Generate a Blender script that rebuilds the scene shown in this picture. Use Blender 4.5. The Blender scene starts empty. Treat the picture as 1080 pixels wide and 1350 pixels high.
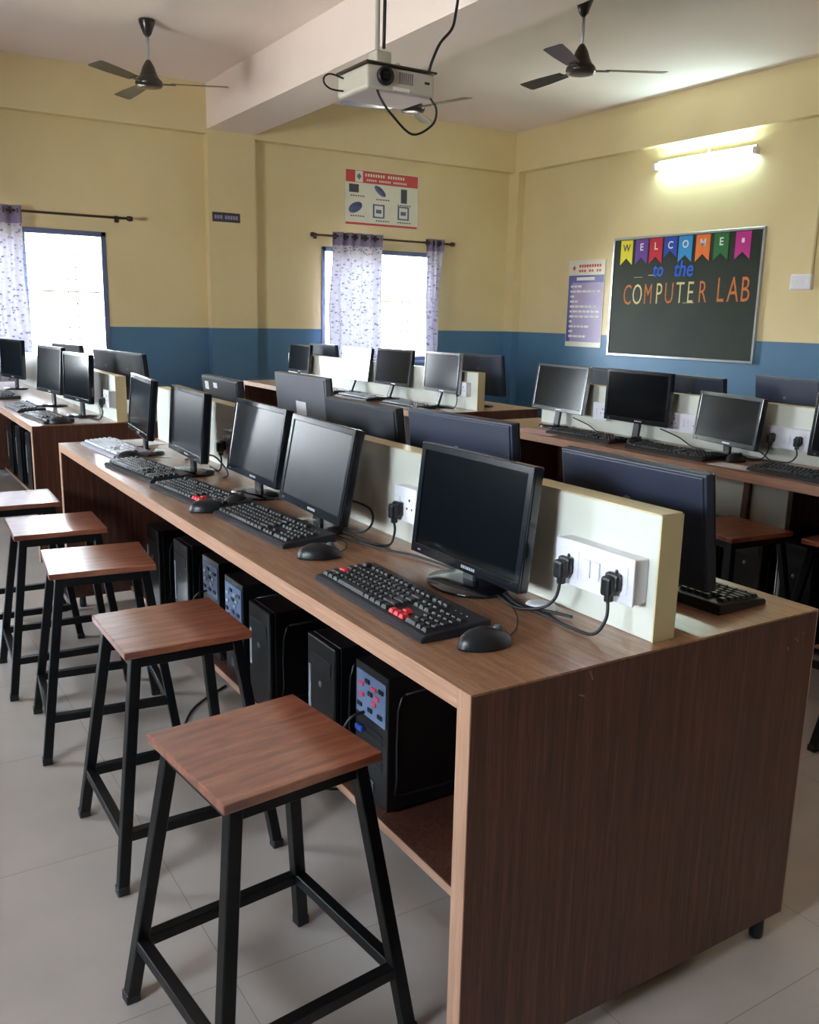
import bpy, bmesh, math, random
from mathutils import Vector, Matrix
random.seed(7)
SC = bpy.context.scene
COL = SC.collection
PI = math.pi

# ------------------------------------------------------------------ materials
def new_mat(name):
    m = bpy.data.materials.new(name); m.use_nodes = True
    nt = m.node_tree; nt.nodes.clear()
    out = nt.nodes.new('ShaderNodeOutputMaterial')
    b = nt.nodes.new('ShaderNodeBsdfPrincipled')
    nt.links.new(b.outputs[0], out.inputs[0])
    return m, nt, b, out

def srgb(h):
    c = [int(h[i:i+2], 16)/255 for i in (0, 2, 4)]
    return tuple((v/12.92 if v <= .04045 else ((v+.055)/1.055)**2.4) for v in c)+(1,)

def ramp(nt, fac, stops):
    r = nt.nodes.new('ShaderNodeValToRGB')
    e = r.color_ramp.elements
    e[0].position, e[0].color = stops[0]
    e[1].position, e[1].color = stops[-1]
    for p, c in stops[1:-1]:
        k = e.new(p); k.color = c
    nt.links.new(fac, r.inputs[0])
    return r.outputs[0]

def plain(name, col, rough=.5, metal=0, spec=.5, coat=0, noise=.06, scale=12, bump=0):
    m, nt, b, out = new_mat(name)
    c = srgb(col) if isinstance(col, str) else col
    tc = nt.nodes.new('ShaderNodeTexCoord')
    n = nt.nodes.new('ShaderNodeTexNoise'); n.inputs['Scale'].default_value = scale
    n.inputs['Detail'].default_value = 4
    nt.links.new(tc.outputs['Object'], n.inputs['Vector'])
    lo = tuple(v*(1-noise) for v in c[:3])+(1,); hi = tuple(min(1, v*(1+noise)) for v in c[:3])+(1,)
    nt.links.new(ramp(nt, n.outputs[0], [(.3, lo), (.7, hi)]), b.inputs['Base Color'])
    b.inputs['Roughness'].default_value = rough
    b.inputs['Metallic'].default_value = metal
    b.inputs['Specular IOR Level'].default_value = spec
    b.inputs['Coat Weight'].default_value = coat
    b.inputs['Coat Roughness'].default_value = .05
    if bump:
        bp = nt.nodes.new('ShaderNodeBump'); bp.inputs['Strength'].default_value = bump
        bp.inputs['Distance'].default_value = .002
        nt.links.new(n.outputs[0], bp.inputs['Height']); nt.links.new(bp.outputs[0], b.inputs['Normal'])
    return m

def wood(name, dark, mid, light, stretch, rough=.35, fine=70, coat=0, spec=.5, coat_ior=1.5):
    """stretch: scale per axis, small along the grain"""
    m, nt, b, out = new_mat(name)
    tc = nt.nodes.new('ShaderNodeTexCoord')
    mp = nt.nodes.new('ShaderNodeMapping'); mp.inputs['Scale'].default_value = stretch
    nt.links.new(tc.outputs['Object'], mp.inputs[0])
    n1 = nt.nodes.new('ShaderNodeTexNoise'); n1.inputs['Scale'].default_value = 6
    n1.inputs['Detail'].default_value = 6; n1.inputs['Roughness'].default_value = .62
    n1.inputs['Distortion'].default_value = .4
    n2 = nt.nodes.new('ShaderNodeTexNoise'); n2.inputs['Scale'].default_value = fine
    n2.inputs['Detail'].default_value = 3
    nt.links.new(mp.outputs[0], n1.inputs[0]); nt.links.new(mp.outputs[0], n2.inputs[0])
    mx = nt.nodes.new('ShaderNodeMath'); mx.operation = 'MULTIPLY_ADD'
    mx.inputs[1].default_value = .35
    nt.links.new(n2.outputs[0], mx.inputs[0])
    sc = nt.nodes.new('ShaderNodeMath'); sc.operation = 'MULTIPLY'; sc.inputs[1].default_value = .65
    nt.links.new(n1.outputs[0], sc.inputs[0]); nt.links.new(sc.outputs[0], mx.inputs[2])
    nt.links.new(ramp(nt, mx.outputs[0], [(.36, srgb(dark)), (.5, srgb(mid)), (.64, srgb(light))]), b.inputs['Base Color'])
    b.inputs['Roughness'].default_value = rough
    b.inputs['Coat Weight'].default_value = coat; b.inputs['Coat Roughness'].default_value = .2; b.inputs['Coat IOR'].default_value = coat_ior
    b.inputs['Specular IOR Level'].default_value = spec
    bp = nt.nodes.new('ShaderNodeBump'); bp.inputs['Strength'].default_value = .08; bp.inputs['Distance'].default_value = .001
    nt.links.new(mx.outputs[0], bp.inputs['Height']); nt.links.new(bp.outputs[0], b.inputs['Normal'])
    return m

def emit(name, col, strength):
    m, nt, b, out = new_mat(name)
    b.inputs['Base Color'].default_value = (.8, .8, .8, 1)
    b.inputs['Emission Color'].default_value = col
    b.inputs['Emission Strength'].default_value = strength
    return m

def paint_wall():
    m, nt, b, out = new_mat('two_tone_wall_paint')
    g = nt.nodes.new('ShaderNodeNewGeometry')
    s = nt.nodes.new('ShaderNodeSeparateXYZ'); nt.links.new(g.outputs['Position'], s.inputs[0])
    lt = nt.nodes.new('ShaderNodeMath'); lt.operation = 'GREATER_THAN'; lt.inputs[1].default_value = 1.185
    nt.links.new(s.outputs[2], lt.inputs[0])
    n = nt.nodes.new('ShaderNodeTexNoise'); n.inputs['Scale'].default_value = 1.3; n.inputs['Detail'].default_value = 5
    nt.links.new(g.outputs['Position'], n.inputs[0])
    up = ramp(nt, n.outputs[0], [(.3, srgb('dac696')), (.7, srgb('e2cfa0'))])
    lo = ramp(nt, n.outputs[0], [(.3, srgb('4a7090')), (.7, srgb('537b9b'))])
    mx = nt.nodes.new('ShaderNodeMix'); mx.data_type = 'RGBA'
    nt.links.new(lt.outputs[0], mx.inputs[0]); nt.links.new(lo, mx.inputs[6]); nt.links.new(up, mx.inputs[7])
    nt.links.new(mx.outputs[2], b.inputs['Base Color'])
    b.inputs['Roughness'].default_value = .48
    n3 = nt.nodes.new('ShaderNodeTexNoise'); n3.inputs['Scale'].default_value = 40
    nt.links.new(g.outputs['Position'], n3.inputs[0])
    bp = nt.nodes.new('ShaderNodeBump'); bp.inputs['Strength'].default_value = .05; bp.inputs['Distance'].default_value = .003
    nt.links.new(n3.outputs[0], bp.inputs['Height']); nt.links.new(bp.outputs[0], b.inputs['Normal'])
    return m

def floor_tiles():
    m, nt, b, out = new_mat('polished_floor_tile')
    g = nt.nodes.new('ShaderNodeNewGeometry')
    mp = nt.nodes.new('ShaderNodeMapping'); mp.inputs['Location'].default_value = (.22, .12, 0)
    nt.links.new(g.outputs['Position'], mp.inputs[0])
    br = nt.nodes.new('ShaderNodeTexBrick'); br.offset = 0; br.squash = 1
    br.inputs['Scale'].default_value = 1; br.inputs['Brick Width'].default_value = .6; br.inputs['Row Height'].default_value = .6
    br.inputs['Mortar Size'].default_value = .001; br.inputs['Mortar Smooth'].default_value = .3
    br.inputs['Color1'].default_value = srgb('bfb3a8'); br.inputs['Color2'].default_value = srgb('baaea3')
    br.inputs['Mortar'].default_value = srgb('958b7a')
    nt.links.new(mp.outputs[0], br.inputs[0])
    n = nt.nodes.new('ShaderNodeTexNoise'); n.inputs['Scale'].default_value = 3.2; n.inputs['Detail'].default_value = 7
    nt.links.new(g.outputs['Position'], n.inputs[0])
    cl = ramp(nt, n.outputs[0], [(.3, (.86, .86, .86, 1)), (.7, (1, 1, 1, 1))])
    mx = nt.nodes.new('ShaderNodeMix'); mx.data_type = 'RGBA'; mx.blend_type = 'MULTIPLY'; mx.inputs[0].default_value = 1
    nt.links.new(br.outputs[0], mx.inputs[6]); nt.links.new(cl, mx.inputs[7])
    nt.links.new(mx.outputs[2], b.inputs['Base Color'])
    b.inputs['Roughness'].default_value = .11
    b.inputs['Specular IOR Level'].default_value = .5
    return m

def fabric_curtain():
    m, nt, b, out = new_mat('printed_curtain_fabric')
    tc = nt.nodes.new('ShaderNodeTexCoord')
    v = nt.nodes.new('ShaderNodeTexVoronoi'); v.inputs['Scale'].default_value = 26
    mp = nt.nodes.new('ShaderNodeMapping'); mp.inputs['Scale'].default_value = (1, .2, 1.3)
    nt.links.new(tc.outputs['Object'], mp.inputs[0]); nt.links.new(mp.outputs[0], v.inputs[0])
    c = ramp(nt, v.outputs[0], [(.16, srgb('5f5a78')), (.3, srgb('b6b2c2')), (.6, srgb('c6c3d0'))])
    s = nt.nodes.new('ShaderNodeSeparateXYZ'); nt.links.new(tc.outputs['Object'], s.inputs[0])
    hd = nt.nodes.new('ShaderNodeMath'); hd.operation = 'GREATER_THAN'; hd.inputs[1].default_value = 2.075
    nt.links.new(s.outputs[2], hd.inputs[0])
    mx = nt.nodes.new('ShaderNodeMix'); mx.data_type = 'RGBA'
    nt.links.new(hd.outputs[0], mx.inputs[0]); nt.links.new(c, mx.inputs[6]); mx.inputs[7].default_value = srgb('8a7f9c')
    b.inputs['Roughness'].default_value = .9
    nt.links.new(mx.outputs[2], b.inputs['Base Color'])
    t = nt.nodes.new('ShaderNodeBsdfTranslucent'); nt.links.new(mx.outputs[2], t.inputs[0])
    ms = nt.nodes.new('ShaderNodeMixShader'); ms.inputs[0].default_value = .1
    nt.links.new(b.outputs[0], ms.inputs[1]); nt.links.new(t.outputs[0], ms.inputs[2]); nt.links.new(ms.outputs[0], out.inputs[0])
    return m

def window_glass():
    m, nt, b, out = new_mat('window_glass')
    nt.nodes.remove(b)
    t = nt.nodes.new('ShaderNodeBsdfTransparent'); t.inputs[0].default_value = (.95, .97, .97, 1)
    g = nt.nodes.new('ShaderNodeBsdfGlossy'); g.inputs['Roughness'].default_value = .02
    f = nt.nodes.new('ShaderNodeFresnel'); f.inputs[0].default_value = 1.3
    ms = nt.nodes.new('ShaderNodeMixShader')
    nt.links.new(f.outputs[0], ms.inputs[0]); nt.links.new(t.outputs[0], ms.inputs[1]); nt.links.new(g.outputs[0], ms.inputs[2])
    nt.links.new(ms.outputs[0], out.inputs[0])
    return m

M = dict(
    wall=paint_wall(), floor=floor_tiles(),
    ceiling=plain('ceiling_paint', 'f0e0d6', .8, noise=.03, scale=1.2),
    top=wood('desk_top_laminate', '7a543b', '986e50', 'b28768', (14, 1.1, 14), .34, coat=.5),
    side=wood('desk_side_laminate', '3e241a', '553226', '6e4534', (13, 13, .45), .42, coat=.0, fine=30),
    edge=wood('desk_edge_band', 'a37a62', 'b0876d', 'bd957c', (20, .6, 20), .45, fine=24),
    edgev=wood('desk_upright_edge_band', 'a37a62', 'b0876d', 'bd957c', (20, 20, .6), .45, fine=24),
    seat=wood('stool_seat_wood', '662f1e', '884a33', '9f6245', (.8, 5, 5), .34, coat=1, fine=14, coat_ior=2.0),
    cream=plain('cream_laminate', 'd9dbd0', .38, noise=.02),
    creamedge=plain('cream_edge_band', 'd6c79a', .45, noise=.04),
    white=plain('white_switch_plastic', 'e8e8f0', .3, noise=.01),
    blackmetal=plain('black_powder_coated_steel', '060709', .4, spec=.35, noise=.15, scale=30),
    black=plain('black_plastic', '15161a', .38, noise=.1),
    matte=plain('matte_black_plastic', '24262e', .5, noise=.06),
    bluegrey=plain('slate_plastic', '272d40', .45, noise=.06),
    grey=plain('grey_plastic', '5a5b62', .5, noise=.05),
    bezel=plain('glossy_black_bezel', '0e1016', .18, coat=.4, noise=.05),
    screen=plain('glossy_dark_screen', '080a0d', .12, spec=.28, noise=.02),
    hazyscreen=plain('dusty_matte_screen', '0b0f16', .27, spec=.9, noise=.1, scale=5),
    keycap=plain('keycap_plastic', '1b1c20', .42, noise=.1),
    red=plain('red_keycap', 'd2232e', .4, noise=.03),
    kbbody=plain('keyboard_plastic', '202228', .4, noise=.08),
    shinekb=plain('keyboard_plastic_painted_shine', '9a9aa6', .4, noise=.04),  # reflected light put into the base colour as pale grey
    shinekey=plain('keycap_plastic_painted_shine', 'b8b8c2', .4, noise=.04),  # keycaps carry the same painted shine
    case=plain('computer_case_black', '08090c', .35, noise=.12, coat=.1),
    io=plain('port_plate_steel', '7286a8', .4, metal=.4, noise=.05),
    pink=plain('pink_port_plastic', 'e0405a', .45, noise=.03),
    blue=plain('blue_port_plastic', '2347a8', .45, noise=.03),
    silver=plain('silver_plastic', 'b8bcc4', .3, metal=.5, noise=.03),
    cable=plain('black_cable_rubber', '101114', .5, noise=.05),
    chalk=plain('chalkboard_green', '20291f', .6, spec=.3, noise=.2, scale=3),
    alu=plain('aluminium_trim', 'b9bcbe', .3, metal=.7, noise=.04),
    winframe=plain('slate_window_frame', '5d6a8c', .4, noise=.05),
    winframe2=plain('window_reveal_paint', '8b98ae', .5, noise=.04),
    grille=plain('painted_grille_steel', '62646c', .5, noise=.05),
    rod=plain('dark_bronze_rod', '4a3c34', .35, metal=.5, noise=.05),
    curtain=fabric_curtain(), glass=window_glass(),
    fan=plain('dark_brown_fan_enamel', '2b211b', .3, noise=.08, coat=.3),
    proj=plain('projector_white_plastic', 'b9b3a6', .4, noise=.03),
    lens=plain('dark_lens_glass', '07070a', .06, noise=.02),
    tube=emit('fluorescent_tube_glow', (.64, .95, 1, 1), 34),
    poster=plain('poster_vinyl', 'ddd8c4', .35, noise=.02),
    posterred=plain('poster_red_ink', 'c4302c', .4, noise=.05),
    posterblue=plain('poster_blue_ink', '4b4a92', .4, noise=.05),
    posterlilac=plain('poster_lilac_ink', '9a8ab4', .4, noise=.04),
    ink=plain('poster_dark_ink', '3c3a44', .5, noise=.1),
    inkblue=plain('poster_slate_ink', '5c6288', .5, noise=.1),
    paper=plain('white_paper', 'e6e4e6', .6, noise=.02),
    pinkpaper=plain('pink_paper', 'dcb9b6', .6, noise=.02),
    chalkblue=plain('blue_chalk', '2f63d8', .9, noise=.2, scale=60),
    chalkcream=plain('cream_chalk', 'd8c892', .9, noise=.25, scale=60),
    chalkorange=plain('orange_chalk', 'c87440', .9, noise=.25, scale=60),
    building=plain('neighbour_wall_render', '8a7468', .8, noise=.08, scale=.6),
    soil=plain('outside_ground', 'a89878', .9, noise=.1, scale=.3),
)
FLAGC = ['e8dc3a', '6a3fa0', 'c8203c', '1f46b0', '2f8fd0', 'e8742e', '1f6a34', 'c02a8c']
for i, c in enumerate(FLAGC):
    M['flag%d' % i] = plain(['yellow', 'purple', 'red', 'blue', 'light_blue', 'orange', 'green', 'magenta'][i]+'_craft_paper', c, .7, noise=.03)

# ------------------------------------------------------------------ mesh builder
class MB:
    def __init__(s): s.bm = bmesh.new()
    def merge(s, b, mat=None):
        if mat is not None: bmesh.ops.transform(b, matrix=mat, verts=b.verts)
        me = bpy.data.meshes.new('t'); b.to_mesh(me); b.free(); s.bm.from_mesh(me); bpy.data.meshes.remove(me)
        return s
    def box(s, x0, x1, y0, y1, z0, z1, bev=0, seg=2, mat=None):
        b = bmesh.new(); bmesh.ops.create_cube(b, size=1)
        bmesh.ops.scale(b, vec=(x1-x0, y1-y0, z1-z0), verts=b.verts)
        bmesh.ops.translate(b, vec=((x0+x1)/2, (y0+y1)/2, (z0+z1)/2), verts=b.verts)
        if bev: bmesh.ops.bevel(b, geom=b.edges[:], offset=bev, segments=seg, affect='EDGES', profile=.5)
        return s.merge(b, mat)
    def bar(s, p, q, w, d, bev=0, up=(0, 0, 1), ext=0):
        p, q = Vector(p), Vector(q); z = (q-p).normalized(); p = p-z*ext; q = q+z*ext
        u = Vector(up)
        if abs(z.dot(u)) > .95: u = Vector((0, 1, 0))
        x = u.cross(z).normalized(); y = z.cross(x)
        m = Matrix((x, y, z)).transposed().to_4x4(); m.translation = p
        L = (q-p).length
        return s.box(-w/2, w/2, -d/2, d/2, 0, L, bev, 1, m)
    def tube(s, pts, r, n=8, smooth=6, closed=False):
        P = [Vector(p) for p in pts]
        if smooth and len(P) > 2:
            Q = []
            for i in range(len(P)-1):
                a, b, c, d = P[max(i-1, 0)], P[i], P[i+1], P[min(i+2, len(P)-1)]
                for k in range(smooth):
                    t = k/smooth
                    Q.append(.5*((2*b)+(c-a)*t+(2*a-5*b+4*c-d)*t*t+(3*b-a-3*c+d)*t**3))
            Q.append(P[-1]); P = Q
        b = bmesh.new(); rings = []; ref = None
        for i, p in enumerate(P):
            t = (P[min(i+1, len(P)-1)]-P[max(i-1, 0)]).normalized()
            if ref is None:
                ref = Vector((0, 0, 1)) if abs(t.z) < .9 else Vector((1, 0, 0))
            x = (ref-t*ref.dot(t))
            if x.length < 1e-4: x = t.orthogonal()
            x.normalize(); ref = x; y = t.cross(x)
            rr = r[i*(len(r)-1)//max(1, len(P)-1)] if isinstance(r, (list, tuple)) else r
            rings.append([b.verts.new(p+(x*math.cos(2*PI*k/n)+y*math.sin(2*PI*k/n))*rr) for k in range(n)])
        for i in range(len(rings)-1):
            for k in range(n):
                b.faces.new((rings[i][k], rings[i][(k+1) % n], rings[i+1][(k+1) % n], rings[i+1][k]))
        b.faces.new(rings[0][::-1]); b.faces.new(rings[-1])
        for f in b.faces: f.smooth = len(f.verts) == 4
        return s.merge(b)
    def lathe(s, prof, n=24, mat=None, sx=1, sy=1):
        b = bmesh.new(); rings = []
        for r, z in prof:
            if r < 1e-5: rings.append([b.verts.new((0, 0, z))])
            else: rings.append([b.verts.new((r*sx*math.cos(2*PI*k/n), r*sy*math.sin(2*PI*k/n), z)) for k in range(n)])
        for i in range(len(rings)-1):
            A, B = rings[i], rings[i+1]
            for k in range(n):
                k2 = (k+1) % n
                if len(A) == 1 and len(B) == 1: continue
                if len(A) == 1: f = b.faces.new((A[0], B[k2], B[k]))
                elif len(B) == 1: f = b.faces.new((A[k], A[k2], B[0]))
                else: f = b.faces.new((A[k], A[k2], B[k2], B[k]))
                f.smooth = True
        bmesh.ops.recalc_face_normals(b, faces=b.faces)
        return s.merge(b, mat)
    def poly(s, pts, th, mat=None):
        """flat outline in local XY extruded by th in +Z"""
        b = bmesh.new()
        lo = [b.verts.new((x, y, 0)) for x, y in pts]; hi = [b.verts.new((x, y, th)) for x, y in pts]
        b.faces.new(lo[::-1]); b.faces.new(hi); n = len(pts)
        for i in range(n): b.faces.new((lo[i], lo[(i+1) % n], hi[(i+1) % n], hi[i]))
        bmesh.ops.recalc_face_normals(b, faces=b.faces)
        return s.merge(b, mat)
    def mesh(s, name, mat):
        me = bpy.data.meshes.new(name); s.bm.to_mesh(me); s.bm.free(); me.materials.append(M[mat]); return me

def put(name, me, parent=None, loc=None, rot=None):
    o = bpy.data.objects.new(name, me); COL.objects.link(o)
    if parent is not None: o.parent = parent
    if loc: o.location = loc
    if rot: o.rotation_euler = rot
    return o
def part(name, mb, mat, parent=None, label=None, loc=None, rot=None):
    o = put(name, mb.mesh(name, mat), parent, loc, rot)
    if label: o['label'] = label
    return o
def tag(o, label, cat, group=None):
    o['label'] = label; o['category'] = cat
    if group: o['group'] = group
    return o
def thing(name, label, cat, loc=(0, 0, 0), rz=0, group=None):
    o = bpy.data.objects.new(name, None); COL.objects.link(o); o.empty_display_size = .05
    o.location = loc; o.rotation_euler = (0, 0, rz)
    return tag(o, label, cat, group)
def struct(name, mb, mat, parent=None):
    o = part(name, mb, mat, parent); o['kind'] = 'structure'; return o
def share(name, me, parent, loc=None, rot=None): return put(name, me, parent, loc, rot)

def text_mesh(txt, size, ext=.001, bold=0, shear=0, width=1, spacing=1):
    cu = bpy.data.curves.new('t', 'FONT'); cu.body = txt; cu.size = size; cu.extrude = ext; cu.offset = bold; cu.shear = shear
    cu.align_x = 'CENTER'; cu.align_y = 'CENTER'; cu.space_character = spacing; cu.resolution_u = 3
    o = bpy.data.objects.new('t', cu); COL.objects.link(o)
    bpy.context.view_layer.update()
    dg = bpy.context.evaluated_depsgraph_get()
    me = bpy.data.meshes.new_from_object(o.evaluated_get(dg))
    bpy.data.objects.remove(o); me.transform(Matrix.Diagonal((width, 1, 1, 1)))
    return me

FACE_MX = Matrix(((0, 0, -1), (-1, 0, 0), (0, 1, 0)))      # local x -> -Y, y -> Z, normal -> -X   (things on the right wall)
FACE_MY = Matrix(((1, 0, 0), (0, 0, -1), (0, 1, 0)))       # local x -> +X, y -> Z, normal -> -Y   (things on the far wall)
ROT_RW = FACE_MX.to_euler(); ROT_FW = FACE_MY.to_euler()

# ------------------------------------------------------------------ room
XL, XR, YN, YF, ZC = -3.1, 6.36, -3.6, 8.0, 3.49
struct('floor', MB().box(XL-.2, XR+.2, YN-.2, YF+.2, -.12, 0), 'floor')
struct('ceiling', MB().box(XL-.2, XR+.2, YN-.2, YF+.2, ZC, ZC+.12), 'ceiling')
def wall_with_holes(name, axis, base, thick, a0, a1, holes):
    """axis 'y': wall runs along x at y=base; axis 'x': wall runs along y at x=base. holes: (a0,a1,z0,z1)"""
    A = sorted({a0, a1}|{h[0] for h in holes}|{h[1] for h in holes})
    Z = sorted({0, ZC}|{h[2] for h in holes}|{h[3] for h in holes})
    mb = MB()
    for i in range(len(A)-1):
        run = None
        for j in range(len(Z)-1):
            ca, cz = (A[i]+A[i+1])/2, (Z[j]+Z[j+1])/2
            hole = any(h[0] < ca < h[1] and h[2] < cz < h[3] for h in holes)
            if not hole: run = [run[0], Z[j+1]] if run else [Z[j], Z[j+1]]
            if hole or j == len(Z)-2:
                if run:
                    lo, hi = sorted((base, base+thick))
                    if axis == 'y': mb.box(A[i], A[i+1], lo, hi, *run)
                    else: mb.box(lo, hi, A[i], A[i+1], *run)
                run = None
    bmesh.ops.remove_doubles(mb.bm, verts=mb.bm.verts, dist=1e-5)
    return struct(name, mb, 'wall')
WL = (.02, 1.46, .84, 2.06); WR = (3.74, 5.16, .84, 2.06); W_ADDED = (-2.75, -1.5, .84, 2.06)  # third opening: unseen window added for the monitor screens to reflect
wall_with_holes('wall_far', 'y', YF, .2, XL-.2, XR+.2, [WL, WR, W_ADDED])
wall_with_holes('wall_right', 'x', XR, .2, YN, YF, [])
SL = [(-.9, .45, 1.15, 2.0), (3.0, 4.4, 1.1, 2.15)]
wall_with_holes('wall_left', 'x', XL, -.2, YN, YF, SL)
NH = []
wall_with_holes('wall_near', 'y', YN, -.2, XL-.2, XR+.2, NH)
struct('trim_1', MB().box(2.45, 2.95, YN, YF-.1, 3.08, ZC-.001), 'ceiling')            # cross beam
struct('trim_2', MB().box(XL, XR, YF-.1, YF, 3.04, ZC-.001), 'wall')                    # band over far windows
struct('trim_3', MB().box(XR-.1, XR, YN, YF-.1, 3.04, ZC-.001), 'wall')                 # band over board
struct('trim_4', MB().box(2.45, 2.95, YF-.1, YF, 0, 3.04), 'wall')                      # column on far wall
struct('trim_5', MB().box(XR-.1, XR, 7.82, YF, 0, 3.04), 'wall')                        # corner column
struct('baseboard_far', MB().box(XL, XR-.1, YF-.112, YF-.001, 0, .1), 'floor') if False else None

def window(n, hole, axis, base, inward, bars=11, split=.5):
    a0, a1, z0, z1 = hole
    r = bpy.data.objects.new('window_%d' % n, None); COL.objects.link(r); r['kind'] = 'structure'
    def bx(mb, u0, u1, d0, d1, w0, w1, bev=0):
        lo, hi = sorted((base+inward*d0, base+inward*d1))
        if axis == 'y': mb.box(u0, u1, lo, hi, w0, w1, bev, 1)
        else: mb.box(lo, hi, u0, u1, w0, w1, bev, 1)
    f = MB(); t = .045
    bx(f, a0, a0+t, -.12, .012, z0, z1, .004); bx(f, a1-t, a1, -.12, .012, z0, z1, .004)
    bx(f, a0, a1, -.12, .012, z1-t, z1, .004); bx(f, a0, a1, -.12, .012, z0, z0+t, .004)
    part('window_frame', f, 'winframe', r)
    s = MB(); m = a0+(a1-a0)*split
    for u in (m-.02,): bx(s, u, u+.04, -.1, -.07, z0+t, z1-t, .003)
    part('mullion', s, 'winframe2', r)
    g = MB()
    for k in range(1, bars): 
        z = z0+(z1-z0)*k/bars; bx(g, a0+t, a1-t, -.045, -.037, z-.004, z+.004)
    for u in (a0+.28, a0+.36, a1-.36, a1-.28): bx(g, u, u+.008, -.05, -.042, z0+t, z1-t)
    part('grille', g, 'grille', r)
    p = MB(); bx(p, a0+t, m, -.09, -.086, z0+t, z1-t); bx(p, m, a1-t, -.082, -.078, z0+t, z1-t)
    part('pane', p, 'glass', r)
    k = MB(); bx(k, a0-.03, a1+.03, .012, .04, z0-.03, z0, .004); part('window_sill', k, 'winframe2', r)
    # sky portal in the opening
    L = bpy.data.lights.new('window_daylight', 'AREA'); L.shape = 'RECTANGLE'; L.size = a1-a0; L.size_y = z1-z0
    L.cycles.is_portal = True
    o = bpy.data.objects.new('window_daylight_portal', L); COL.objects.link(o)
    c = (a0+a1)/2, (z0+z1)/2
    o.location = (c[0], base-inward*.19, c[1]) if axis == 'y' else (base-inward*.19, c[0], c[1])
    d = Vector((0, inward, 0)) if axis == 'y' else Vector((inward, 0, 0))
    o.rotation_euler = d.to_track_quat('-Z', 'Z').to_euler()
    o['kind'] = 'structure'
window(1, WL, 'y', YF, -1, split=.5)
window(2, WR, 'y', YF, -1, split=.55)
window(3, W_ADDED, 'y', YF, -1)  # added out of view, brightens the screen reflections
window(4, SL[0], 'x', XL, 1)
window(5, SL[1], 'x', XL, 1)

# outside
o = tag(part('neighbouring_building', MB().box(0, 16, 21, 30, -4, 1.75, .05).box(-.2, 16.2, 20.8, 30, 1.75, 1.95, .02).box(4, 7, 22, 25, 1.95, 2.6), 'building'),
        'peach rendered flat roofed building seen through the far windows', 'building')
struct('ground', MB().box(-60, 60, 8.3, 90, -4.2, -4), 'soil')

# curtains
def curtain(x0, x1, b0, b1, y, z0, z1, waves, label, amp=.035, skew=0):
    r = thing('curtain', label, 'curtain', (0, 0, 0), group='printed curtains at the far windows')
    nx, nz = waves*12, 26
    b = bmesh.new(); V = []
    for j in range(nz+1):
        v = j/nz; z = z1+(z0-z1)*v; row = []
        L = x0+(b0-x0)*v; R = x1+(b1-x1)*v
        sq = 1-skew*math.sin(v*PI)
        for i in range(nx+1):
            u = i/nx; x = L+(R-L)*((u-.5)*sq+.5)
            a = amp*(.75+.25*math.sin(7*u+3*v))
            row.append(b.verts.new((x+.01*math.sin(9*v+u*8), y+a*math.sin(u*waves*2*PI+.6*math.sin(3*v)), z)))
        V.append(row)
    for j in range(nz):
        for i in range(nx):
            f = b.faces.new((V[j][i], V[j][i+1], V[j+1][i+1], V[j+1][i])); f.smooth = True
    mb = MB(); mb.merge(b)
    c = part('curtain_cloth', mb, 'curtain', r)
    g = MB()
    for k in range(waves*2):
        x = x0+(x1-x0)*(k+.5)/(waves*2)
        ring = [(x, y+.028*math.cos(t*PI/6), z1-.045+.028*math.sin(t*PI/6)) for t in range(13)]
        g.tube(ring, .006, 6, 0)
    part('eyelet_rings', g, 'rod', r)
    return r
curtain(3.80, 4.42, 3.76, 4.42, 7.86, .72, 2.21, 5, 'pale patterned curtain covering the left half of the middle window')
curtain(4.99, 5.24, 5.02, 5.17, 7.86, .72, 2.21, 3, 'bunched lavender curtain at the right side of the middle window', skew=.25)
curtain(.12, .70, .25, .72, 7.86, .6, 2.23, 5, 'pale patterned curtain at the left photo edge beside the left window')
curtain(-2.7, -1.75, -2.65, -1.75, 7.86, .6, 2.21, 7, 'pale patterned curtain added out of view on the far wall to be reflected in screens')  # unseen curtain, added so the screens mirror its blue-grey tone
def rod(x0, x1, z, label):
    r = thing('curtain_rod', label, 'curtain rod', ((x0+x1)/2, 7.86, z), group='curtain rods above the far windows')
    h = (x1-x0)/2
    part('pole', MB().tube([(-h, 0, 0), (h, 0, 0)], .011, 10, 0), 'rod', r)
    for s in (-1, 1):
        part('finial', MB().lathe([(0, 0), (.02, .004), (.026, .03), (.02, .055), (0, .06)], 14, Matrix.Translation((s*h, 0, 0))@Matrix.Rotation(s*PI/2, 4, 'Y')), 'rod', r)
        part('wall_bracket', MB().box(s*(h-.06)-.008, s*(h-.06)+.008, 0, .14, -.008, .008, .002).box(s*(h-.06)-.02, s*(h-.06)+.02, .13, .14, -.03, .03, .002), 'rod', r)
rod(-.15, 1.63, 2.185, 'thin curtain rod above the left window')
rod(-2.95, -1.3, 2.185, 'thin curtain rod added out of view on the far wall for the unseen curtain')  # goes with the added curtain out of view
rod(3.6, 5.33, 2.165, 'thin curtain rod above the middle window below the poster')

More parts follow.
